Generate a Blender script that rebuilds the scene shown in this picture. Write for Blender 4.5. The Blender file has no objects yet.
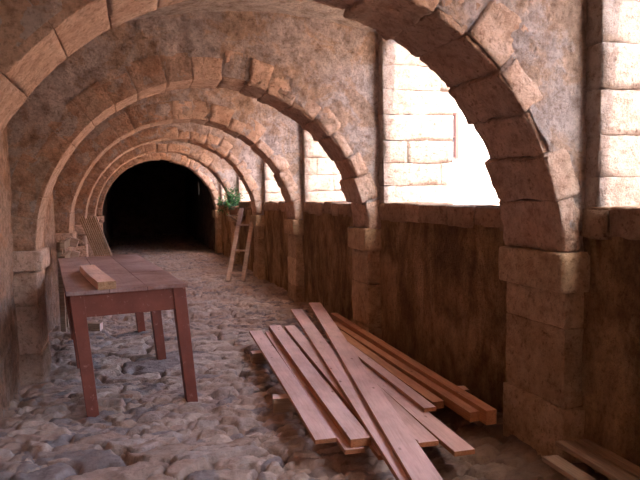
import bpy, math, random
import numpy as np
from mathutils import Matrix, Vector
random.seed(7)
C = bpy.context.scene.collection
EYE = 1.45

# ------------------------------------------------------------------ noise
def _h(ix, iy, iz, s):
    n = (ix.astype(np.int64) * 374761393 + iy.astype(np.int64) * 668265263 + iz.astype(np.int64) * 2147483647 + s * 974711) & 0xffffffff
    n = ((n ^ (n >> 13)) * 1274126177) & 0xffffffff
    n = (n ^ (n >> 16)) & 0xffffffff
    n = (n * 2246822519) & 0xffffffff
    n = (n ^ (n >> 15)) & 0xffffffff
    return n / 4294967295.0
def vnoise(P, s=0):
    i = np.floor(P).astype(np.int64); f = P - i; f = f * f * (3 - 2 * f)
    r = 0
    for a in (0, 1):
        for b in (0, 1):
            for c in (0, 1):
                w = (f[:, 0] if a else 1 - f[:, 0]) * (f[:, 1] if b else 1 - f[:, 1]) * (f[:, 2] if c else 1 - f[:, 2])
                r = r + w * _h(i[:, 0] + a, i[:, 1] + b, i[:, 2] + c, s)
    return r * 2 - 1
def fbm(P, scale, octv=4, s=0):
    P = np.asarray(P, float); P = P * np.asarray(scale, float)
    r = 0; a = 1; t = 0
    for o in range(octv):
        r = r + a * vnoise(P, s + o * 17); t += a; a *= .55; P = P * 2.03 + 3.7
    return r / t

# ------------------------------------------------------------------ mesh building
class MB:
    def __init__(self): self.v = []; self.f = []; self.t = []; self.n = 0
    def add(self, V, F, tint=.5):
        V = np.asarray(V, float); self.v.append(V); self.f += [tuple(i + self.n for i in q) for q in F]
        self.t.append(np.full(len(V), tint) if np.isscalar(tint) else np.asarray(tint)); self.n += len(V)
    def build(self, name, mat, parent=None, smooth=True, loc=None):
        V = np.concatenate(self.v)
        if loc is not None: V = V - np.array(loc)
        me = bpy.data.meshes.new(name); me.from_pydata(V.tolist(), [], self.f); me.update()
        a = me.attributes.new('tint', 'FLOAT', 'POINT'); a.data.foreach_set('value', np.concatenate(self.t).astype(np.float32))
        if smooth: me.polygons.foreach_set('use_smooth', [True] * len(me.polygons))
        me.materials.append(mat)
        o = bpy.data.objects.new(name, me); C.objects.link(o)
        if parent is not None: o.parent = parent
        return o
def empty(name, loc=(0, 0, 0), rz=0):
    o = bpy.data.objects.new(name, None); C.objects.link(o); o.location = loc; o.rotation_euler = (0, 0, rz)
    o.empty_display_size = .1; return o
def tag(o, label, cat, group=None):
    o['label'] = label; o['category'] = cat
    if group: o['group'] = group
    return o
def struct(o): o['kind'] = 'structure'; return o

def axis_pts(L, r, step):
    n = max(1, int(round((L - 2 * r) / step)))
    mid = [r + (L - 2 * r) * i / n for i in range(n + 1)]
    return [0, r * .45] + mid + [L - r * .45, L]
_cache = {}
def box_surf(nu, nv, nw):
    k = (nu, nv, nw)
    if k in _cache: return _cache[k]
    idx = {}; pts = []
    def g(a, b, c):
        t = (a, b, c)
        if t not in idx: idx[t] = len(pts); pts.append(t)
        return idx[t]
    F = []
    U, V, W = nu - 1, nv - 1, nw - 1
    for a in range(U):
        for b in range(V):
            F.append((g(a, b, 0), g(a, b + 1, 0), g(a + 1, b + 1, 0), g(a + 1, b, 0)))
            F.append((g(a, b, W), g(a + 1, b, W), g(a + 1, b + 1, W), g(a, b + 1, W)))
    for a in range(U):
        for c in range(W):
            F.append((g(a, 0, c), g(a + 1, 0, c), g(a + 1, 0, c + 1), g(a, 0, c + 1)))
            F.append((g(a, V, c), g(a, V, c + 1), g(a + 1, V, c + 1), g(a + 1, V, c)))
    for b in range(V):
        for c in range(W):
            F.append((g(0, b, c), g(0, b, c + 1), g(0, b + 1, c + 1), g(0, b + 1, c)))
            F.append((g(U, b, c), g(U, b + 1, c), g(U, b + 1, c + 1), g(U, b, c + 1)))
    _cache[k] = (np.array(pts), F); return _cache[k]
def stone(mb, size, fn, r=.02, step=.05, rough=.006, seed=0, tint=None, fscale=9, flip=False):
    """rounded rough block: local box 0..size mapped by fn(P)->world"""
    r = min(r, min(size) * .45)
    A = [np.array(axis_pts(L, r, step)) for L in size]
    I, F = box_surf(*[len(a) for a in A])
    P = np.stack([A[k][I[:, k]] for k in range(3)], 1)
    S = np.array(size); q = np.clip(P, r, S - r); d = P - q
    n = np.linalg.norm(d, axis=1, keepdims=True); n[n == 0] = 1; d = d / n
    nn = fbm(q + seed * 3.17, fscale, 4, seed % 97)
    chip = np.clip(fbm(q + seed * 1.37, fscale * .45, 2, 31 + seed % 53), 0, 1)
    edge = (np.abs(d) > .25).sum(1) >= 2
    P = q + d * (r + (nn * rough)[:, None] - (chip * edge * rough * 2.2)[:, None])
    W = fn(P)
    if flip: F = [f[::-1] for f in F]
    mb.add(W, F, random.random() if tint is None else tint)
def block(mb, lo, hi, **k):
    lo = np.array(lo, float); hi = np.array(hi, float)
    stone(mb, tuple(hi - lo), lambda P: P + lo, **k)

# ------------------------------------------------------------------ materials
def newmat(name, rough=.9):
    m = bpy.data.materials.new(name); m.use_nodes = True; nt = m.node_tree; b = nt.nodes['Principled BSDF']
    b.inputs['Roughness'].default_value = rough; b.inputs['Specular IOR Level'].default_value = .25
    return m, nt, b
def N(nt, t, **k):
    n = nt.nodes.new(t)
    for a, v in k.items():
        if a in n.inputs.keys(): n.inputs[a].default_value = v
        else: setattr(n, a, v)
    return n
def noise(nt, src, scale, detail=5, rough=.6, mp=None, dist=0):
    if mp is not None:
        m = nt.nodes.new('ShaderNodeMapping'); m.inputs['Scale'].default_value = mp; nt.links.new(src, m.inputs[0]); src = m.outputs[0]
    n = nt.nodes.new('ShaderNodeTexNoise'); n.inputs['Scale'].default_value = scale; n.inputs['Detail'].default_value = detail
    n.inputs['Roughness'].default_value = rough; n.inputs['Distortion'].default_value = dist
    nt.links.new(src, n.inputs['Vector']); return n.outputs['Fac']
def ramp(nt, src, stops):
    r = nt.nodes.new('ShaderNodeValToRGB'); e = r.color_ramp.elements
    while len(e) < len(stops): e.new(.5)
    for i, (p, c) in enumerate(stops): e[i].position = p; e[i].color = tuple(c) + (1,) if len(c) == 3 else c
    nt.links.new(src, r.inputs[0]); return r.outputs[0]
def mix(nt, fac, a, b, mode='MIX'):
    m = nt.nodes.new('ShaderNodeMix'); m.data_type = 'RGBA'; m.blend_type = mode
    for s, v in ((0, fac), (6, a), (7, b)):
        if isinstance(v, (float, int)): m.inputs[s].default_value = v
        elif isinstance(v, tuple): m.inputs[s].default_value = v + (1,)
        else: nt.links.new(v, m.inputs[s])
    return m.outputs[2]
def bump(nt, b, pairs):
    prev = None
    for h, dist, st in pairs:
        n = nt.nodes.new('ShaderNodeBump'); n.inputs['Distance'].default_value = dist; n.inputs['Strength'].default_value = st
        nt.links.new(h, n.inputs['Height'])
        if prev is not None: nt.links.new(prev, n.inputs['Normal'])
        prev = n.outputs[0]
    nt.links.new(prev, b.inputs['Normal'])
def pos(nt): return nt.nodes.new('ShaderNodeNewGeometry').outputs['Position']
def attr(nt, n='tint'):
    a = nt.nodes.new('ShaderNodeAttribute'); a.attribute_name = n; return a.outputs['Fac']

def stone_mat(name, c0, c1, c2, patch=.35, pit=.5):
    m, nt, b = newmat(name, .92); p = pos(nt)
    col = ramp(nt, noise(nt, p, 5, 6, .65), [(.3, c0), (.52, c1), (.72, c2)])
    col = mix(nt, patch, col, ramp(nt, attr(nt), [(0, tuple(x * .62 for x in c1)), (.5, c1), (1, tuple(min(1, x * 1.3) for x in c2))]))
    spots = ramp(nt, noise(nt, p, 34, 3, .7), [(.3, (.45, .36, .3)), (.45, (1, 1, 1))])
    col = mix(nt, .8, col, spots, 'MULTIPLY')
    col = mix(nt, .8, col, ramp(nt, noise(nt, p, 13, 8, .8), [(.36, (.62, .52, .46)), (.5, (1, 1, 1)), (.66, (1.25, 1.25, 1.25))]), 'MULTIPLY')
    nt.links.new(col, b.inputs['Base Color'])
    bump(nt, b, [(noise(nt, p, 14, 8, .75), .05, 1), (noise(nt, p, 70, 4, .7), .012, pit)])
    return m
M_STONE = stone_mat('cut_limestone', (.49, .28, .185), (.62, .42, .31), (.71, .53, .43))
M_ASH = stone_mat('ashlar_limestone', (.36, .26, .21), (.43, .34, .29), (.48, .40, .35), .3)

def plaster_mat(name, grey, org, dark, bias=.5, streak=False):
    m, nt, b = newmat(name, .95); p = pos(nt)
    mp = (1, 1, .5) if streak else (1, 1, 1)
    n1 = noise(nt, p, 2.6, 7, .68, mp, .6)
    col = ramp(nt, n1, [(bias - .13, dark), (bias - .02, org), (bias + .06, grey), (bias + .25, tuple(x * 1.15 for x in grey))])
    n2 = noise(nt, p, 11, 6, .7, mp)
    col = mix(nt, .8, col, ramp(nt, n2, [(.34, (.58, .50, .44)), (.5, (1, 1, 1)), (.68, (1.3, 1.3, 1.28))]), 'MULTIPLY')
    col = mix(nt, .7, col, ramp(nt, noise(nt, p, 38, 6, .8), [(.36, (.5, .42, .36)), (.48, (1, 1, 1)), (.68, (1.25, 1.2, 1.2))]), 'MULTIPLY')
    nt.links.new(col, b.inputs['Base Color'])
    bump(nt, b, [(noise(nt, p, 9, 10, .8, mp), .10, 1), (noise(nt, p, 40, 4, .7), .02, .8)])
    return m
M_PIER = stone_mat('pier_limestone', (.42, .25, .13), (.54, .36, .215), (.64, .47, .32))
M_PLAS = plaster_mat('rough_plaster', (.56, .46, .42), (.56, .39, .29), (.43, .31, .24), .465)
M_LEFT = plaster_mat('left_wall_plaster', (.60, .41, .31), (.58, .35, .24), (.45, .27, .18), .48)
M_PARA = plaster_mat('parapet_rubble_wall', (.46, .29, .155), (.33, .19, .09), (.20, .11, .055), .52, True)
M_CEIL = plaster_mat('vault_plaster', (.55, .46, .41), (.52, .42, .36), (.42, .33, .28), .45)
M_DARK = plaster_mat('shade_dark_stone', (.16, .12, .10), (.13, .10, .08), (.07, .055, .045), .5)  # stone coloured very dark so the tunnel's shade is in its albedo

def floor_mat():
    m, nt, b = newmat('cobbled_floor', .75); p = pos(nt)
    a = nt.nodes.new('ShaderNodeAttribute'); a.attribute_name = 'stonecol'
    col = mix(nt, .6, a.outputs['Color'], ramp(nt, noise(nt, p, 18, 6, .7), [(.3, (.5, .42, .4)), (.52, (1, 1, 1)), (.75, (1.35, 1.3, 1.3))]), 'MULTIPLY')
    nt.links.new(col, b.inputs['Base Color'])
    bump(nt, b, [(noise(nt, p, 28, 6, .7), .02, .7), (noise(nt, p, 110, 3, .7), .004, .5)])
    return m
M_FLOOR = floor_mat()

def wood_mat(name, c0, c1, c2, rough=.6, knots=True, grain=1):
    m, nt, b = newmat(name, rough)
    tc = nt.nodes.new('ShaderNodeTexCoord').outputs['Object']
    oi = nt.nodes.new('ShaderNodeObjectInfo')
    ad = nt.nodes.new('ShaderNodeVectorMath'); ad.operation = 'ADD'
    sc = nt.nodes.new('ShaderNodeVectorMath'); sc.operation = 'SCALE'; sc.inputs['Scale'].default_value = 7
    cb = nt.nodes.new('ShaderNodeCombineXYZ'); nt.links.new(oi.outputs['Random'], cb.inputs[0]); nt.links.new(oi.outputs['Random'], cb.inputs[2])
    nt.links.new(cb.outputs[0], sc.inputs[0]); nt.links.new(tc, ad.inputs[0]); nt.links.new(sc.outputs[0], ad.inputs[1]); v = ad.outputs[0]
    g = noise(nt, v, 9, 5, .65, (.35, 6 * grain, 6 * grain), 1.2)
    col = ramp(nt, g, [(.3, c0), (.5, c1), (.7, c2)])
    big = noise(nt, v, 2.2, 4, .6, (1, 2, 2))
    col = mix(nt, .7, col, ramp(nt, big, [(.35, (.72, .66, .62)), (.6, (1.12, 1.1, 1.1))]), 'MULTIPLY')
    if knots:
        mpn = nt.nodes.new('ShaderNodeMapping'); mpn.inputs['Scale'].default_value = (3.2, 7, 7); nt.links.new(v, mpn.inputs[0])
        vo = nt.nodes.new('ShaderNodeTexVoronoi'); vo.inputs['Scale'].default_value = 1.5; nt.links.new(mpn.outputs[0], vo.inputs['Vector'])
        k = ramp(nt, vo.outputs['Distance'], [(.05, (.32, .16, .1)), (.12, (1, 1, 1))])
        col = mix(nt, .85, col, k, 'MULTIPLY')
    nt.links.new(col, b.inputs['Base Color'])
    bump(nt, b, [(g, .004, .5)])
    return m
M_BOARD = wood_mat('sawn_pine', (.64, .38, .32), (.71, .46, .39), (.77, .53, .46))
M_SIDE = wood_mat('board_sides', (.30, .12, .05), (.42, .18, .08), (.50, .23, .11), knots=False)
M_BEAM = wood_mat('orange_pine', (.42, .18, .08), (.55, .26, .13), (.64, .33, .18))
M_OLD = wood_mat('weathered_wood', (.22, .14, .09), (.36, .25, .17), (.48, .36, .26))
M_GREYW = wood_mat('grey_planks', (.20, .13, .08), (.30, .20, .13), (.38, .27, .18), knots=False)
M_LADDER = wood_mat('ladder_wood', (.34, .23, .17), (.50, .36, .28), (.58, .43, .34))
M_BATTEN = wood_mat('batten_wood', (.26, .15, .08), (.40, .25, .14), (.50, .33, .20), knots=False)
M_PINK = wood_mat('fresh_cut_wood', (.66, .42, .33), (.78, .55, .46), (.84, .62, .54), knots=False)
def paint_mat():
    m, nt, b = newmat('worn_red_paint', .55); p = nt.nodes.new('ShaderNodeTexCoord').outputs['Object']
    col = ramp(nt, noise(nt, p, 5, 5, .6), [(.3, (.17, .05, .034)), (.6, (.25, .078, .052))])
    wear = ramp(nt, noise(nt, p, 26, 5, .75), [(.60, (0, 0, 0)), (.68, (1, 1, 1))])
    col = mix(nt, wear, col, (.36, .17, .13))
    nt.links.new(col, b.inputs['Base Color']); bump(nt, b, [(noise(nt, p, 30, 5, .6), .003, .5)]); return m
M_RED = paint_mat()
def top_mat():
    m, nt, b = newmat('worn_table_top', .33); p = nt.nodes.new('ShaderNodeTexCoord').outputs['Object']
    n = noise(nt, p, 2.3, 6, .65, (1, 1, 1), .5)
    col = ramp(nt, n, [(.36, (.22, .11, .085)), (.47, (.34, .22, .20)), (.62, (.46, .35, .34))])
    g = noise(nt, p, 12, 5, .7, (6, .4, 1)); col = mix(nt, .6, col, ramp(nt, g, [(.3, (.7, .62, .6)), (.6, (1.1, 1.1, 1.1))]), 'MULTIPLY')
    nt.links.new(col, b.inputs['Base Color']); bump(nt, b, [(g, .003, .5)]); return m
M_TOP = top_mat()
def flat(name, c, rough=.8):
    m, nt, b = newmat(name, rough); p = pos(nt)
    nt.links.new(mix(nt, .5, c, ramp(nt, noise(nt, p, 3, 6, .6), [(.3, tuple(x * .8 for x in c)), (.7, tuple(min(1, x * 1.12) for x in c))])), b.inputs['Base Color'])
    return m
M_GROUND = flat('courtyard_paving', (.80, .60, .45)); M_WHITE = flat('white_render', (.86, .76, .66)); M_FRAME = flat('window_wood', (.15, .08, .07))
M_PANE = flat('dark_pane', (.10, .09, .10), .2); M_POT = flat('clay_pot', (.28, .13, .08)); M_METAL = flat('pale_metal', (.6, .6, .58), .4)
m_, nt_, b_ = newmat('leaf_green', .5)
nt_.links.new(ramp(nt_, attr(nt_), [(0, (.012, .045, .012)), (.5, (.03, .11, .03)), (1, (.10, .24, .05))]), b_.inputs['Base Color']); M_LEAF = m_

# ------------------------------------------------------------------ dimensions (metres; corridor runs along +Y, courtyard on +X)
XC, R, ZS = .675, 1.431, 1.035
XL, XR = XC - R, XC + R
WL, WR = -.92, 2.22
ARCH = [(-.55, -.12), (2.58, 3.085), (5.30, 5.73), (7.98, 8.41), (10.57, 11.0), (13.3, 13.74), (16.1, 16.54)]
NAMES = ['stone arch spanning the gallery behind the viewpoint',
 'nearest stone arch, its big voussoirs crossing the top of the picture',
 'second stone arch, standing just behind the red table and the board stack',
 'third stone arch from the front, behind the table and before the ladder',
 'fourth stone arch, with the wooden ladder leaning on its right pier',
 'fifth stone arch, directly behind the green plant',
 'farthest and smallest stone arch, framing the black tunnel mouth']
def vault_z(x): return 3.06 - .11 * (x - 1.2) ** 2

# ------------------------------------------------------------------ floor
def height_field(X, Y):
    """cobbles: (height, colour) for arrays"""
    def vor(sx, sy, s, warp):
        P = np.stack([X, Y, X * 0], 1)
        wx = X + warp * fbm(P, 2.5, 3, s + 5); wy = Y + warp * fbm(P, 2.5, 3, s + 9)
        u = wx / sx; v = wy / sy
        v0 = np.floor(v); F1 = np.full(len(X), 9.); F2 = F1.copy(); cid = np.zeros(len(X))
        for dj in (-1, 0, 1):
            j = v0 + dj; uo = u + .5 * (j % 2); i0 = np.floor(uo)
            for di in (-1, 0, 1):
                i = i0 + di
                cx = i + .5 + (_h(i.astype(np.int64), j.astype(np.int64), (i * 0).astype(np.int64), s) - .5) * .85
                cy = j + .5 + (_h(i.astype(np.int64), j.astype(np.int64), (i * 0 + 1).astype(np.int64), s) - .5) * .8
                d = np.hypot((uo - cx) * 1.0, (v - cy) * 1.0)
                h = _h(i.astype(np.int64), j.astype(np.int64), (i * 0 + 2).astype(np.int64), s)
                m = d < F1; F2 = np.where(m, F1, np.minimum(F2, d)); cid = np.where(m, h, cid); F1 = np.where(m, d, F1)
        return F1, F2, cid
    P = np.stack([X, Y, X * 0], 1)
    F1, F2, c = vor(.40, .175, 3, .22); G1, G2, c2 = vor(.17, .08, 11, .14)
    e = np.clip((F2 - F1) / .16 + .25 * fbm(P, 14, 3, 21), 0, 1)
    e2 = np.clip((G2 - G1) / .26 + .3 * fbm(P, 22, 3, 23), 0, 1)
    rub = np.clip(fbm(P, .9, 3, 77) * 2.2 + .35 - (Y < 3.6) * .35, 0, 1)   # where small rubble rather than slabs
    big = e * (.022 + .034 * c + .010 * fbm(P, 5, 3, 61)); small = e2 * (.008 + .040 * c2 * c2)
    h = big * (1 - rub) + (big * .45 + small) * rub
    h = h + .020 * fbm(P, 11, 5, 4) + .008 * fbm(P, (14, 40, 1), 3, 6) + .022 * fbm(P, 1.3, 2, 8)
    g = e * (1 - rub) + (.4 * e + .6 * e2) * rub
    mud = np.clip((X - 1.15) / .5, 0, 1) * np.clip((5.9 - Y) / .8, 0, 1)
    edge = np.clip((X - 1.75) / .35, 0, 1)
    h = h * (1 - .35 * mud) + .05 * edge * np.clip((6 - Y) / 2, .2, 1)
    cc = c * (1 - rub) + c2 * rub
    pal = np.array([[.43, .29, .22], [.39, .28, .23], [.47, .33, .25], [.28, .215, .19], [.51, .38, .30], [.41, .28, .21], [.45, .34, .28]])
    h = h - .035 * (1 - g) * np.clip(fbm(P, 5, 3, 91) * 3 + .4, 0, 1)
    k = (cc * 6.999).astype(int); col = pal[k]
    dk = np.clip(fbm(P, 5, 3, 91) * 3 + .4, 0, 1)[:, None]; dirt_shade = np.array([.25, .17, .13]) * (1 - dk) + np.array([.09, .045, .03]) * dk; t = np.clip(g * 2.2, 0, 1)[:, None]  # earth in the gaps, with the shade of deep pits painted in
    col = dirt_shade * (1 - t) + col * t
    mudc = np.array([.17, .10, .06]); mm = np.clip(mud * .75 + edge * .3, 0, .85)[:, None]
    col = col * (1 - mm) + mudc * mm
    return h, col
def grid_axis(segs):
    out = [segs[0][0]]
    for a, b, st in segs:
        n = max(1, int(round((b - a) / st))); out += [a + (b - a) * (i + 1) / n for i in range(n)]
    return np.array(out)
gx = grid_axis([(-1.0, 2.4, .0135)]); gy = grid_axis([(-6, 1.6, .12), (1.6, 5.2, .012), (5.2, 8.5, .022), (8.5, 17, .05), (17, 26, .25)])
GX, GY = np.meshgrid(gx, gy); fx, fy = GX.ravel(), GY.ravel()
fh, fcol = height_field(fx, fy); fh = fh - .045
nx, ny = len(gx), len(gy)
ii = (np.arange(ny - 1)[:, None] * nx + np.arange(nx - 1)[None, :]).ravel()
quads = np.stack([ii, ii + 1, ii + nx + 1, ii + nx], 1)
me = bpy.data.meshes.new('floor'); me.vertices.add(len(fx)); me.vertices.foreach_set('co', np.stack([fx, fy, fh], 1).astype(np.float32).ravel())
me.loops.add(quads.size); me.loops.foreach_set('vertex_index', quads.ravel().astype(np.int32))
me.polygons.add(len(quads)); me.polygons.foreach_set('loop_start', (np.arange(len(quads)) * 4).astype(np.int32)); me.update(calc_edges=True)
me.polygons.foreach_set('use_smooth', [True] * len(quads))
ca = me.attributes.new('stonecol', 'FLOAT_COLOR', 'POINT'); ca.data.foreach_set('color', np.concatenate([fcol, np.ones((len(fx), 1))], 1).astype(np.float32).ravel())
me.materials.append(M_FLOOR); fo = bpy.data.objects.new('floor', me); C.objects.link(fo); struct(fo)
def floor_z(x, y):
    h, _ = height_field(np.array([x, x + .02, x - .02]), np.array([y, y, y])); return float(h[0]) - .045

# ------------------------------------------------------------------ walls
def rough_panel(mb, origin, du, dv, nrm, Lu, Lv, step, amp, scale, seed, tint=.5, thick=.3, hole=None):
    """displaced sheet closed by a back face box; nrm points to the visible side"""
    origin, du, dv, nrm = map(lambda a: np.array(a, float), (origin, du, dv, nrm))
    nu = max(2, int(Lu / step) + 1); nv = max(2, int(Lv / step) + 1)
    u = np.linspace(0, Lu, nu); v = np.linspace(0, Lv, nv); U, V = np.meshgrid(u, v); U = U.ravel(); V = V.ravel()
    P = origin + U[:, None] * du + V[:, None] * dv
    d = fbm(P, scale, 5, seed) * amp + fbm(P, np.array(scale) * .25, 2, seed + 3) * amp * .9
    P = P + d[:, None] * nrm
    i = (np.arange(nv - 1)[:, None] * nu + np.arange(nu - 1)[None, :]).ravel()
    Q = np.stack([i, i + 1, i + nu + 1, i + nu], 1)
    if np.dot(np.cross(du, dv), nrm) < 0: Q = Q[:, ::-1]
    # rim and back
    ring = list(range(nu)) + [nu * k + nu - 1 for k in range(1, nv)] + [nu * (nv - 1) + k for k in range(nu - 2, -1, -1)] + [nu * k for k in range(nv - 2, 0, -1)]
    B = P[ring] - nrm * thick - d[ring][:, None] * nrm
    n0 = len(P); F = [tuple(q) for q in Q.tolist()]
    for k in range(len(ring)):
        k2 = (k + 1) % len(ring); F.append((ring[k], ring[k2], n0 + k2, n0 + k)[::-1])
    F.append(tuple(n0 + k for k in range(len(ring)))[::-1])
    mb.add(np.concatenate([P, B]), F, tint)
mb = MB(); rough_panel(mb, (WL, -6, -.15), (0, 1, 0), (0, 0, 1), (1, 0, 0), 22.6, 3.3, .045, .022, (4, 4, 4), 5)
struct(mb.build('wall_left', M_LEFT))
# parapet wall under the openings, with its coping course
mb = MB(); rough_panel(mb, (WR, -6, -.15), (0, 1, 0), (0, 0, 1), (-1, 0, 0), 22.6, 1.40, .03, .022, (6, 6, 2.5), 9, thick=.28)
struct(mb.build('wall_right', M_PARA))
mb = MB()
y = -6.0; k = 0
while y < 16.3:
    L = random.uniform(.22, .5); top = 1.38 + random.uniform(-.012, .012)
    dx = random.uniform(-.012, .012)
    block(mb, (WR - .012 + dx, y, 1.225 + random.uniform(-.01, .01)), (WR + .30, y + L - .008, top), r=.010, step=.045, rough=.016, seed=k + 300, fscale=11); y += L; k += 1
struct(mb.build('trim_1', stone_mat('coping_stone', (.30, .18, .11), (.40, .25, .16), (.50, .34, .24))))
# ashlar buttresses outside the gallery between the openings
mb = MB()
for a, (y0, y1) in enumerate(ARCH):
    z = -.1; c = 0; Y0 = y0 - .10; Y1 = y1 + .05
    while z < 4.15:
        hgt = random.choice([.21, .225, .24, .225]); hgt = 1.3 - z if z < 1.29 and z + hgt > 1.2 else hgt; x = WR + .005; odd = c % 2
        cuts = [WR + .005, WR + (.52 if odd else .30) + random.uniform(-.14, .10), 2.95]; cuts = cuts if c % 3 else [cuts[0], 2.95]
        if z < 1.28: cuts[0] = WR + .10
        for q in range(len(cuts) - 1):
            j = random.uniform(-.004, .004)
            block(mb, (cuts[q], Y0 + j, z), (cuts[q + 1] - .001, Y1, z + hgt - .0015), r=.006, step=.045, rough=.011, seed=a * 100 + c * 2 + q, fscale=13)
        z += hgt; c += 1
struct(mb.build('pillar', M_ASH))
# vaulted ceiling and the storey above
mb = MB()
xs = np.linspace(-1.3, 2.37, 40); ys = np.arange(-6, 16.61, .12); XX, YY = np.meshgrid(xs, ys); XX = XX.ravel(); YY = YY.ravel()
ZZ = vault_z(XX) + .015 * fbm(np.stack([XX, YY, XX * 0], 1), 3, 4, 2)
nu, nv = len(xs), len(ys); i = (np.arange(nv - 1)[:, None] * nu + np.arange(nu - 1)[None, :]).ravel()
Q = np.stack([i, i + 1, i + nu + 1, i + nu], 1)[:, ::-1]
P = np.stack([XX, YY, ZZ], 1)
ring = list(range(nu)) + [nu * k + nu - 1 for k in range(1, nv)] + [nu * (nv - 1) + k for k in range(nu - 2, -1, -1)] + [nu * k for k in range(nv - 2, 0, -1)]
B = P[ring].copy(); B[:, 2] = 3.5; n0 = len(P)
F = [tuple(q) for q in Q.tolist()] + [(ring[k], ring[(k + 1) % len(ring)], n0 + (k + 1) % len(ring), n0 + k) for k in range(len(ring))] + [tuple(n0 + k for k in range(len(ring)))]
mb.add(np.concatenate([P, B]), F, .5); struct(mb.build('ceiling', M_CEIL))
mb = MB(); rough_panel(mb, (2.36, -6, 3.3), (0, 1, 0), (0, 0, 1), (1, 0, 0), 22.6, 1.2, .2, .01, (4, 4, 4), 15, thick=3.6); struct(mb.build('wall_upper', M_ASH))
mb = MB(); rough_panel(mb, (-1.2, -6, -.15), (1, 0, 0), (0, 0, 1), (0, 1, 0), 3.8, 3.5, .1, .02, (4, 4, 4), 19); struct(mb.build('wall_near', M_LEFT))
# dark tunnel beyond the last arch
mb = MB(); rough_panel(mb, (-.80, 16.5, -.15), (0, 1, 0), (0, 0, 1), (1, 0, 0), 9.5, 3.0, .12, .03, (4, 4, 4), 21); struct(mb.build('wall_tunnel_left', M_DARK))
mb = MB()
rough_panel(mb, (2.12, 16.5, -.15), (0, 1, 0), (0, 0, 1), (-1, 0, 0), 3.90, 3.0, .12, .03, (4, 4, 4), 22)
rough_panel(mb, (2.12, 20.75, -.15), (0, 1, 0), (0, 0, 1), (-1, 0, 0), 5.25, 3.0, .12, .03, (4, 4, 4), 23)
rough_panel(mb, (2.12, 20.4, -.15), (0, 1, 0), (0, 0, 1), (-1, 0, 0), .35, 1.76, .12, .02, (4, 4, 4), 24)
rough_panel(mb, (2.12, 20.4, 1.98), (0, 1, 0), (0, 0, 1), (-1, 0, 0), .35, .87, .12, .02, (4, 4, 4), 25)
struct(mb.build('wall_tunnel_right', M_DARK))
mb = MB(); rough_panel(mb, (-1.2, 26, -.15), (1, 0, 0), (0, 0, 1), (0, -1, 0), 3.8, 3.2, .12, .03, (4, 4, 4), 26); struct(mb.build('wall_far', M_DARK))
mb = MB(); rough_panel(mb, (-1.2, 16.5, 2.75), (1, 0, 0), (0, 1, 0), (0, 0, -1), 3.8, 9.8, .12, .03, (4, 4, 4), 27, thick=.4); struct(mb.build('ceiling_tunnel', M_DARK))

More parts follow.
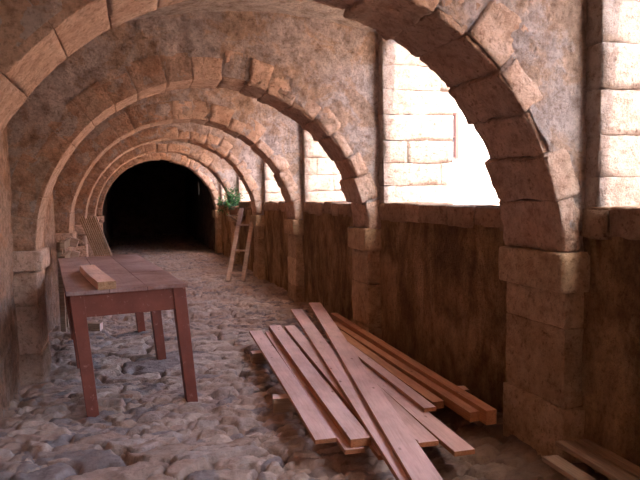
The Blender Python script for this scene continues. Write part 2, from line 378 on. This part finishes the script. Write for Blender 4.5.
# ------------------------------------------------------------------ arches
def make_arch(k, y0, y1, label):
    near = k <= 2; st = .035 if near else (.06 if k <= 4 else .09); cz = 4.5 if k <= 2 else 6
    root = empty('stone_arch', (XC, (y0 + y1) / 2, 0)); loc = (XC, (y0 + y1) / 2, 0)
    tag(root, label, 'arch', 'transverse stone arches of the gallery'); root.location = loc
    rnd = random.Random(k * 31 + 5)
    # voussoirs
    mb = MB(); th = math.radians(4.3 if k else 3); end = math.radians(179.6); n = 0
    cnt = 19 if k != 1 else 18; angs = [th + (end - th) * (i + rnd.uniform(-.13, .13) * (0 < i < cnt)) / cnt for i in range(cnt + 1)]
    for i in range(cnt):
        a0, a1 = angs[i], angs[i + 1]; g = .0012 / R; ragged = i < cnt * .45; ri = R + (rnd.uniform(-.014, .016) if ragged else rnd.uniform(-.003, .003)); dep = rnd.uniform(.10, .18) if i < cnt * .22 else rnd.uniform(.15, .27)
        ya = y0 + (rnd.uniform(-.014, .010) if ragged else rnd.uniform(-.003, .003)); yb = y1 + (rnd.uniform(-.012, .03) if ragged else rnd.uniform(-.003, .003))
        arc = (a1 - a0 - 2 * g) * R
        def fn(P, a0=a0 + g, ri=ri, ya=ya):
            a = a0 + P[:, 0] / R; r = ri + P[:, 2]
            X = XC + r * np.cos(a); return np.stack([np.minimum(X, 2.31), ya + P[:, 1], ZS + r * np.sin(a)], 1)
        stone(mb, (arc, yb - ya, dep), fn, r=.011 if ragged else .006, step=st * .8, rough=.024 if ragged else .006, seed=k * 50 + i, fscale=13, tint=.35 + .3 * rnd.random(), flip=True)
    ring_ = mb.build('arch_ring', M_STONE, root, loc=loc); ring_.data.materials.append(M_LEFT)
    for p_ in ring_.data.polygons:      # rough weathered outer face on the left haunch, dressed stone elsewhere
        if abs(p_.normal.y) > .75 and p_.center.x < -.15: p_.material_index = 1
    # plastered spandrel wall: rings from R+.13 outward to the vault
    na, nr = (260, 44) if near else (110, 18)
    mb = MB(); A = np.linspace(math.radians(2), math.radians(178), na); V = []; F = []
    ya, yb = y0 + .006, y1 - .010
    for s, yy in ((0, ya), (1, yb)):
        for a in A:
            c, sn = math.cos(a), math.sin(a); r0 = R + .035
            lim = 9
            if c > 1e-6: lim = min(lim, (2.27 - XC) / c)
            if c < -1e-6: lim = min(lim, (-1.0 - XC) / c)
            lo, hi = 0, lim
            r = r0
            while r < lim and ZS + r * sn < vault_z(XC + r * c) + .05: r += .01
            r1 = max(min(r, lim), r0 + .005)
            for j in range(nr):
                rr = r0 + (r1 - r0) * j / (nr - 1); V.append((XC + rr * c, yy, ZS + rr * sn))
    V = np.array(V); m = na * nr
    d = fbm(V, 7, 5, 40 + k) * .030 + fbm(V, 22, 3, 50 + k) * .008 + fbm(V, 1.6, 2, 60 + k) * .018
    V[:m, 1] -= d[:m]; V[m:, 1] += d[m:]
    for i in range(na - 1):
        for j in range(nr - 1):
            q = (i * nr + j, i * nr + j + 1, (i + 1) * nr + j + 1, (i + 1) * nr + j); F.append(q[::-1] if False else q); F.append(tuple(m + t for t in q[::-1]))
    for i in range(na - 1):
        for j in (0, nr - 1): F.append((i * nr + j, (i + 1) * nr + j, m + (i + 1) * nr + j, m + i * nr + j))
    for i in (0, na - 1):
        for j in range(nr - 1): F.append((i * nr + j, i * nr + j + 1, m + i * nr + j + 1, m + i * nr + j))
    mb.add(V, F, .5); mb.build('spandrel', M_PLAS, root, loc=loc)
    # piers and imposts
    for side in (1, -1):
        mb = MB(); xi = XR if side > 0 else XL; it, ib = (1.143, .935) if side > 0 else (1.055, .89)
        xo = WR + .06 if side > 0 else WL - .06
        def blk(mb, e, ya, yb, z0, z1, sd, rr=.018, ro=.010, st2=st):
            a, b = (xi - e, xo) if side > 0 else (xo, xi + e)
            block(mb, (a, ya, z0), (b, yb, z1), r=rr, step=st2, rough=ro, seed=sd, tint=rnd.random(), fscale=8)
        z = -.12; c = 0
        while z < ib - .02:
            h = min(rnd.uniform(.30, .46), ib - z)
            if ib - (z + h) < .12: h = ib - z
            flare = .015 * max(0, 1 - z / .35)
            ya = y0 - flare + rnd.uniform(-.006, .006); yb = y1 + rnd.uniform(-.006, .006) + flare * .5
            blk(mb, flare + rnd.uniform(-.006, .006), ya, yb, z, z + h - .001, k * 200 + c * 2 + 1 + side * 7,   .009, .009)
            z += h; c += 1
        mb.build('pier', M_PIER if side > 0 else M_STONE, root, loc=loc)
        mb = MB(); blk(mb, .046, y0 - .04, y1 + .03, ib, it, k * 200 + 77 + side, .016, .010); mb.build('impost', M_PIER if side > 0 else M_STONE, root, loc=loc)
    return root
for k, (a, b) in enumerate(ARCH): make_arch(k, a, b, NAMES[k])

# ------------------------------------------------------------------ timber
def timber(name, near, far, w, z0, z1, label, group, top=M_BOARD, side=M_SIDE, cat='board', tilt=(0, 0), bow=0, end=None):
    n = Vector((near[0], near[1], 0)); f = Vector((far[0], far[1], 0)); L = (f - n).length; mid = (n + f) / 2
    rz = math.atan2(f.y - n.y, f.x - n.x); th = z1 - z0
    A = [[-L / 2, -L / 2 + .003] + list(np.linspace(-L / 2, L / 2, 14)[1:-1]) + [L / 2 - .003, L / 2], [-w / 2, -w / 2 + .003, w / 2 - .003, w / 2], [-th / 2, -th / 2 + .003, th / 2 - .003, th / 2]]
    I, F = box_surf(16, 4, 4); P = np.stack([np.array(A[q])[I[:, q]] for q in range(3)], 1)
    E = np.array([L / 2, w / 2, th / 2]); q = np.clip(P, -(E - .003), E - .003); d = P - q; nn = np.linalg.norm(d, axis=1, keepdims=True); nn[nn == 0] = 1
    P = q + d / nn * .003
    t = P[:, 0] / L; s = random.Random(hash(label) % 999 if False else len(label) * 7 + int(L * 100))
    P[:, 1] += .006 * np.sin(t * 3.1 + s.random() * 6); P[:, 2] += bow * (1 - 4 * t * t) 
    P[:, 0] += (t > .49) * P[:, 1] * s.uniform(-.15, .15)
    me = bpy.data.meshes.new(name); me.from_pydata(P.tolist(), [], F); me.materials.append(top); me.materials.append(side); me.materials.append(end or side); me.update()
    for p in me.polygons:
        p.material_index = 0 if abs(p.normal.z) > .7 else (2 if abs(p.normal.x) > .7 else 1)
    a = me.attributes.new('tint', 'FLOAT', 'POINT')
    o = bpy.data.objects.new(name, me); C.objects.link(o); o.location = (mid.x, mid.y, (z0 + z1) / 2); o.rotation_euler = (tilt[0], tilt[1], rz)
    tag(o, label, cat, group); return o
G = 'sawn boards stacked on bearers on the floor'
def ext(near, far, t):  # lengthen towards the camera
    return (near[0] + (near[0] - far[0]) * t, near[1] + (near[1] - far[1]) * t)
timber('timber_bearer', (.945, 5.17), (2.19, 5.17), .10, .0, .10, 'short timber bearer under the far left ends of the board stack, pale cut end', 'bearers under the board stack', M_PINK, M_OLD, 'timber', end=M_OLD)
timber('timber_bearer', (.86, 3.95), (2.19, 3.68), .10, .0, .10, 'long timber bearer under the middle of the board stack, reaching the pier foot', 'bearers under the board stack', M_PINK, M_OLD, 'timber', end=M_OLD)
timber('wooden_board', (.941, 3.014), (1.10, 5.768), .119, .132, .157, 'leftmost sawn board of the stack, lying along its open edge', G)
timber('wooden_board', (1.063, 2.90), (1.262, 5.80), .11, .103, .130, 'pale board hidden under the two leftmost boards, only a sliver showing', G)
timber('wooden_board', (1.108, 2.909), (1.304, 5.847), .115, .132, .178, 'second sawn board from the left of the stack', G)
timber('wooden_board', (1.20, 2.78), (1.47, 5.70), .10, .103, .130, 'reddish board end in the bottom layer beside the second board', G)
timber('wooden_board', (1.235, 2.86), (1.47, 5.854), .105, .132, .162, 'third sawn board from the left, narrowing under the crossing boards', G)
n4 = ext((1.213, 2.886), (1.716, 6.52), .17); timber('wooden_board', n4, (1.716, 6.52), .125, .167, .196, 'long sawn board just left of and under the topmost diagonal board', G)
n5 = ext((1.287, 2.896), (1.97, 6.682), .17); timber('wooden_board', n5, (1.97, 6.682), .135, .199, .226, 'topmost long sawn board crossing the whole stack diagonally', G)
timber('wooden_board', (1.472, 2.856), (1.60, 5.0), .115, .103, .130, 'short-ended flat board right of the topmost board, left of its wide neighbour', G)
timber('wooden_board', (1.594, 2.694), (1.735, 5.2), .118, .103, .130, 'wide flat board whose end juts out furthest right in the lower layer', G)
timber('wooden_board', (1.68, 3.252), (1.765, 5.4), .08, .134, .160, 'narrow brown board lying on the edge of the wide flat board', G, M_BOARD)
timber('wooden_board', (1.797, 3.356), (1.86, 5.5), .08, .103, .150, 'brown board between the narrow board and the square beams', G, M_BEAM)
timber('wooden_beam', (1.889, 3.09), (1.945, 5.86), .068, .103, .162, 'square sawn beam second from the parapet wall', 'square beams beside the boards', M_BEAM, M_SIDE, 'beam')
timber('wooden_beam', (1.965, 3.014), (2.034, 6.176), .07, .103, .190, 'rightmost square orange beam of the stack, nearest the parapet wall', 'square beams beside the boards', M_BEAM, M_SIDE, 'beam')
gp = 'grey planks lying at the foot of the wall'
s = .934
for (x0, y0_, x1, y1_, w, z1, lab) in [
    (2.065, 2.64, 2.02, .9, .085, .150, 'grey plank at the left edge of the pile in the bottom right corner'),
    (2.205, 2.74, 2.155, .9, .085, .185, 'raised grey plank second from the left in the bottom right corner'),
    (2.325, 2.79, 2.275, .9, .08, .175, 'grey plank third from the left in the bottom right corner'),
    (2.425, 2.76, 2.37, .9, .08, .165, 'grey plank against the wall in the bottom right corner')]:
    timber('wooden_plank', (x1 * s, y1_), (x0 * s, min(y0_ * s, 2.53)), w, z1 - .025, z1, lab, gp, M_GREYW, M_OLD, 'plank')
timber('timber_bearer', (1.86, 2.10), (2.19, 2.12), .07, .05, .122, 'timber offcut under the grey planks at the right wall', None, M_OLD, M_OLD, 'timber')

# ------------------------------------------------------------------ table
ta = .1277; TW, TL, TH = .805, 2.61, .85
table = empty('wooden_table', (-.442, 4.268, 0), ta)
tag(table, 'long worn wooden table with a planked top and dark red painted legs', 'table')
def tbox(name, lo, hi, mat, shear=0, r=.004, taper=None, loc=None):
    mb = MB(); lo = np.array(lo, float); hi = np.array(hi, float)
    def fn(P):
        W = P + lo
        if taper is not None:
            t = np.clip((hi[2] - W[:, 2]) / (hi[2] - lo[2]), 0, 1); c = (lo + hi) / 2
            W[:, 0] = c[0] + (W[:, 0] - c[0]) * (1 - taper * t); W[:, 1] = c[1] + (W[:, 1] - c[1]) * (1 - taper * t)
        W[:, 0] += shear * (TH - W[:, 2]); return W
    stone(mb, tuple(hi - lo), fn, r=r, step=.15, rough=.0012, seed=3, fscale=5)
    return mb.build(name, mat, table, smooth=False)
SH = .085
# top: boards lengthwise in three courses
tops = MB(); cuts = [0, .27, .52, TW]; yc = [0, .88, 1.75, TL]
for i in range(3):
    for j in range(3):
        lo = np.array([cuts[i] + .0015, yc[j] + .0015, TH - .028]); hi = np.array([cuts[i + 1] - .0015, yc[j + 1] - .0015, TH + random.uniform(-.001, .001)])
        stone(tops, tuple(hi - lo), lambda P, lo=lo: P + lo, r=.003, step=.1, rough=.001, seed=i * 3 + j)
tp = tops.build('table_top', M_TOP, table, smooth=False)
tbox('apron', (.04, .035, TH - .185), (TW - .04, .06, TH - .028), M_RED, SH)
tbox('apron', (.04, TL - .06, TH - .175), (TW - .04, TL - .035, TH - .028), M_RED, SH)
tbox('side_rail', (.035, .06, TH - .175), (.06, TL - .06, TH - .028), M_RED, SH)
tbox('side_rail', (TW - .06, .06, TH - .175), (TW - .035, TL - .06, TH - .028), M_RED, SH)
for ly in (.02, TL / 2 - .045, TL - .11):
    for lx in (.018, TW - .108):
        tbox('leg', (lx, ly, -.045), (lx + .09, ly + .09, TH - .028), M_RED, SH, taper=.12)
# block of wood on the table
o = timber('wood_block', (-.187, 4.285), (-.387, 5.46), .118, TH + .001, TH + .056, 'short thick pinkish offcut of timber lying on the table top', None, M_PINK, M_PINK, 'wood block', end=M_BATTEN)

# ------------------------------------------------------------------ things by the left wall
rack = empty('wooden_rack', (-.70, 7.40, 0)); tag(rack, 'low weathered rack of two rails against the left wall behind the table', 'rack')
def bx(name, lo, hi, mat, parent, rot=(0, 0, 0), r=.004, seed=1, rough=.001):
    lo = np.array(lo, float); hi = np.array(hi, float); c = (lo + hi) / 2; mb = MB(); s = hi - lo
    stone(mb, tuple(s), lambda P: P - s / 2, r=r, step=.2, rough=rough, seed=seed, fscale=5)
    o = mb.build(name, mat, parent, smooth=False); o.location = c; o.rotation_euler = rot; return o
for zz in (.93, .78):
    bx('rail', (-.06, -.45, zz), (-.01, .22, zz + .085), M_OLD, rack)
    bx('end_block', (-.012, .12, zz - .01), (.075, .24, zz + .085), M_LADDER, rack, rot=(0, .35, 0))
for yy in (-.2, .05): bx('post', (-.115, yy, -.04), (-.06, yy + .06, 1.0), M_OLD, rack)
# leaning battens
bt = None
for i in range(9):
    x1, x0 = -.72 + i * .027, -.31 + i * .027
    L = math.hypot(x1 - x0, 1.22); ang = math.atan2(x1 - x0, 1.22)
    me_o = MB(); S = (.014, .11 if i % 2 else .09, L + (.01 if i % 3 else -.02))
    for row in range(1):
        stone(me_o, S, lambda P, S=S: P - np.array([S[0] / 2, S[1] / 2, 0]), r=.002, step=.3, rough=.001, seed=i, fscale=4)
    o = me_o.build('wooden_batten', M_LADDER if i == 8 else M_BATTEN, None, smooth=False)
    o.location = (x0, 9.15, 0.0); o.rotation_euler = (0, ang, 0)
    tag(o, 'outermost pale batten of the bundle leaning on the left wall' if i == 8 else 'thin brown batten in the bundle leaning on the left wall behind the table', 'batten', 'battens leaning on the left wall')
# small block under the table
blk_ = timber('timber_offcut', (-.60, 7.22), (-.38, 7.12), .10, .0, .085, 'small dark timber offcut on the floor beyond the table legs', None, M_OLD, M_OLD, 'offcut', end=M_PINK)

# ------------------------------------------------------------------ ladder against the right wall
lad = empty('wooden_ladder', (1.72, 10.85, 0)); tag(lad, 'pale wooden ladder leaning against the right wall below the green plant', 'ladder')
def strut(name, p, q, w, t, mat, parent):
    p = Vector(p); q = Vector(q); L = (q - p).length; mb = MB(); S = (w, t, L)
    stone(mb, S, lambda P: P - np.array([w / 2, t / 2, 0]), r=.004, step=.3, rough=.0015, seed=int(L * 100), fscale=5)
    o = mb.build(name, mat, parent, smooth=False); o.location = p - parent.location
    o.rotation_mode = 'QUATERNION'; o.rotation_quaternion = (q - p).to_track_quat('Z', 'Y'); return o
A0, A1 = Vector((1.585, 10.95, .0)), Vector((2.06, 11.45, 1.30)); B0, B1 = Vector((1.80, 10.55, .0)), Vector((2.06, 10.62, 1.06))
A0 = Vector((1.56, 10.62, -.01)); A1 = Vector((1.955, 11.35, 1.25))
B0 = Vector((1.80, 10.50, -.01)); B1 = Vector((2.07, 10.90, 1.03))
strut('rail', A0, A1, .075, .04, M_LADDER, lad); strut('rail', B0, B1, .075, .04, M_LADDER, lad)
for t in (.14, .50, .93): strut('rung', A0.lerp(A1, t * .82), B0.lerp(B1, t), .06, .03, M_LADDER, lad)

# ------------------------------------------------------------------ plant
plant = empty('potted_plant', (2.02, 12.75, 1.10)); tag(plant, 'leafy green plant in a clay pot by the fourth opening above the ladder', 'plant')
def lathe(prof, n=20):
    V = []; F = []
    for r, z in prof:
        for i in range(n): a = i * math.tau / n; V.append((r * math.cos(a), r * math.sin(a), z))
    m = len(prof)
    for j in range(m - 1):
        for i in range(n): F.append((j * n + i, j * n + (i + 1) % n, (j + 1) * n + (i + 1) % n, (j + 1) * n + i))
    F.append(tuple(range(n))[::-1]); F.append(tuple((m - 1) * n + i for i in range(n))); return V, F
mb = MB(); mb.add(*lathe([(.07, 0), (.10, .14), (.115, .15), (.115, .18), (.10, .18), (.095, .15)])); mb.build('pot', M_POT, plant)
mb = MB(); rs = random.Random(4); stems = MB()
for s_ in range(26):
    a = rs.uniform(0, math.tau); r = rs.uniform(.05, .34); top = Vector((r * math.cos(a) * .9 - .06, r * math.sin(a) * 1.2, rs.uniform(.12, .62) if r < .25 else rs.uniform(.0, .42)))
    b0 = Vector((0, 0, .16)); mid = b0.lerp(top, .5) + Vector((0, 0, .12))
    pts = [b0.lerp(mid, t).lerp(mid.lerp(top, t), t) for t in (0, .25, .5, .75, 1)]
    for p, q in zip(pts, pts[1:]):
        d = (q - p).normalized(); u = d.orthogonal().normalized() * .004; v = d.cross(u)
        V = [p + u, p + v, p - u, p - v, q + u, q + v, q - u, q - v]
        stems.add([tuple(x) for x in V], [(0, 1, 5, 4), (1, 2, 6, 5), (2, 3, 7, 6), (3, 0, 4, 7)], .2)
    for l in range(16):
        c = pts[1].lerp(pts[4], rs.random()) + Vector((rs.gauss(0, .035), rs.gauss(0, .035), rs.gauss(0, .03)))
        d = Vector((rs.gauss(0, 1), rs.gauss(0, 1), rs.gauss(0, .6))).normalized(); w = d.orthogonal().normalized(); nrm = d.cross(w); Ls = rs.uniform(.04, .075)
        V = [c, c + d * Ls * .5 + w * Ls * .28 + nrm * .005, c + d * Ls, c + d * Ls * .5 - w * Ls * .28 + nrm * .005, c + d * Ls * .5 - nrm * .006]
        mb.add([tuple(x) for x in V], [(0, 1, 4), (1, 2, 4), (2, 3, 4), (3, 0, 4)], rs.random())
fo_ = mb.build('foliage', M_LEAF, plant, smooth=False); fo_['kind'] = 'stuff'; stems.build('stem', M_LEAF, plant)
shelf = empty('wall_bracket', (2.02, 12.75, 1.08)); tag(shelf, 'small dark wooden bracket holding the potted plant at the right wall', 'bracket')
bx('shelf_board', (-.14, -.14, -.005), (.30, .14, .018), M_OLD, shelf); strut('brace', (1.95, 12.75, 1.07), (2.30, 12.75, .80), .04, .03, M_OLD, shelf)

# ------------------------------------------------------------------ courtyard outside
mb = MB(); rough_panel(mb, (2.55, -14, -.02), (1, 0, 0), (0, 1, 0), (0, 0, 1), 26, 36, .5, .01, (2, 2, 2), 50, thick=.2); struct(mb.build('ground', M_GROUND))
wing = empty('courtyard_building', (12, 20.6, 0)); tag(wing, 'white sunlit building across the courtyard with a narrow wooden window', 'building')
mb = MB()
wx0, wx1, wz0, wz1 = 10.55, 11.58, 2.75, 4.45
for x0, x1, z0, z1 in ((3.2, wx0, 0, 8), (wx1, 28, 0, 8), (wx0, wx1, 0, wz0), (wx0, wx1, wz1, 8)):
    rough_panel(mb, (x0, 20, z0), (1, 0, 0), (0, 0, 1), (0, -1, 0), x1 - x0, z1 - z0, .6, .004, (3, 3, 3), 60, thick=.6)
mb.build('wall', M_WHITE, wing, loc=(12, 20.6, 0))
def wb(name, lo, hi, mat, parent): 
    mb = MB(); block(mb, lo, hi, r=.008, step=.4, rough=.001, seed=2); return mb.build(name, mat, parent)
wn = empty('window', (0, 0, 0)); wn.parent = wing; wn.location = (-12, -20.6, 0)
wb('pane', (wx0, 20.14, wz0), (wx1, 20.16, wz1), M_PANE, wn)
for lo, hi in (((wx0, 20.05, wz0), (wx0 + .1, 20.2, wz1)), ((wx1 - .13, 20.0, wz0), (wx1, 20.2, wz1)), ((wx0, 20.05, wz0), (wx1, 20.2, wz0 + .08)), ((wx0, 20.05, wz1 - .08), (wx1, 20.2, wz1)), ((wx0, 20.08, 3.55), (wx1, 20.16, 3.6)), ((11.03, 20.08, wz0), (11.08, 20.16, wz1))):
    wb('window_frame', lo, hi, M_FRAME, wn)
east = empty('bounce_wing', (15.5, 3, 0)); tag(east, 'unseen ochre building across the courtyard, added to bounce warm light into the gallery', 'building')  # out-of-view wing added to bounce warm light onto the left side
M_OCHRE = flat('ochre_bounce', (.82, .62, .47))
mb = MB(); rough_panel(mb, (15.5, -14, 0), (0, 1, 0), (0, 0, 1), (-1, 0, 0), 33.3, 8, .6, .01, (2, 2, 2), 61, thick=.6); mb.build('wall', M_OCHRE, east, loc=(15.5, 3, 0))

# ------------------------------------------------------------------ light
w = bpy.data.worlds.new('sky'); bpy.context.scene.world = w; w.use_nodes = True; nt = w.node_tree
sky = nt.nodes.new('ShaderNodeTexSky'); sky.sky_type = 'NISHITA'; sky.sun_disc = False; sky.sun_elevation = math.radians(58); sky.sun_rotation = math.radians(180); sky.air_density = 1.0; sky.dust_density = 3.0; sky.ozone_density = .6
bg = nt.nodes['Background']; nt.links.new(sky.outputs[0], bg.inputs[0]); bg.inputs[1].default_value = 1.0
sd = bpy.data.lights.new('sun', 'SUN'); sd.energy = 4.6; sd.angle = math.radians(.6); sd.color = (1, .90, .76)
so = bpy.data.objects.new('sun', sd); C.objects.link(so); so.location = (6, -4, 12)
SUN_DIR = Vector((-.06, math.cos(math.radians(58)), -math.sin(math.radians(58))))
so.rotation_euler = SUN_DIR.to_track_quat('-Z', 'Y').to_euler()

# ------------------------------------------------------------------ camera
YAW, PITCH, ROLL, FPX = math.radians(17.0995), math.radians(4.083), math.radians(-.9297), 605.4
f = Vector((math.sin(YAW) * math.cos(PITCH), math.cos(YAW) * math.cos(PITCH), -math.sin(PITCH)))
r = Vector((math.cos(YAW), -math.sin(YAW), 0)); u = r.cross(f)
r2 = math.cos(ROLL) * r + math.sin(ROLL) * u; u2 = -math.sin(ROLL) * r + math.cos(ROLL) * u
cam = bpy.data.cameras.new('camera'); co = bpy.data.objects.new('camera', cam); C.objects.link(co)
Mx = Matrix((r2, u2, -f)).transposed().to_4x4(); Mx.translation = (0, 0, EYE); co.matrix_world = Mx
cam.sensor_width = 36; cam.lens = 36 * FPX / 640; cam.clip_start = .05
sc = bpy.context.scene; sc.camera = co
sc.view_settings.view_transform = 'Standard'; sc.view_settings.look = 'None'; sc.view_settings.gamma = 1; sc.view_settings.use_curve_mapping = False
sc.view_settings.exposure = 1.15
sc.cycles.max_bounces = 12; sc.cycles.diffuse_bounces = 8; sc.cycles.use_denoising = True; sc.cycles.sample_clamp_indirect = 6
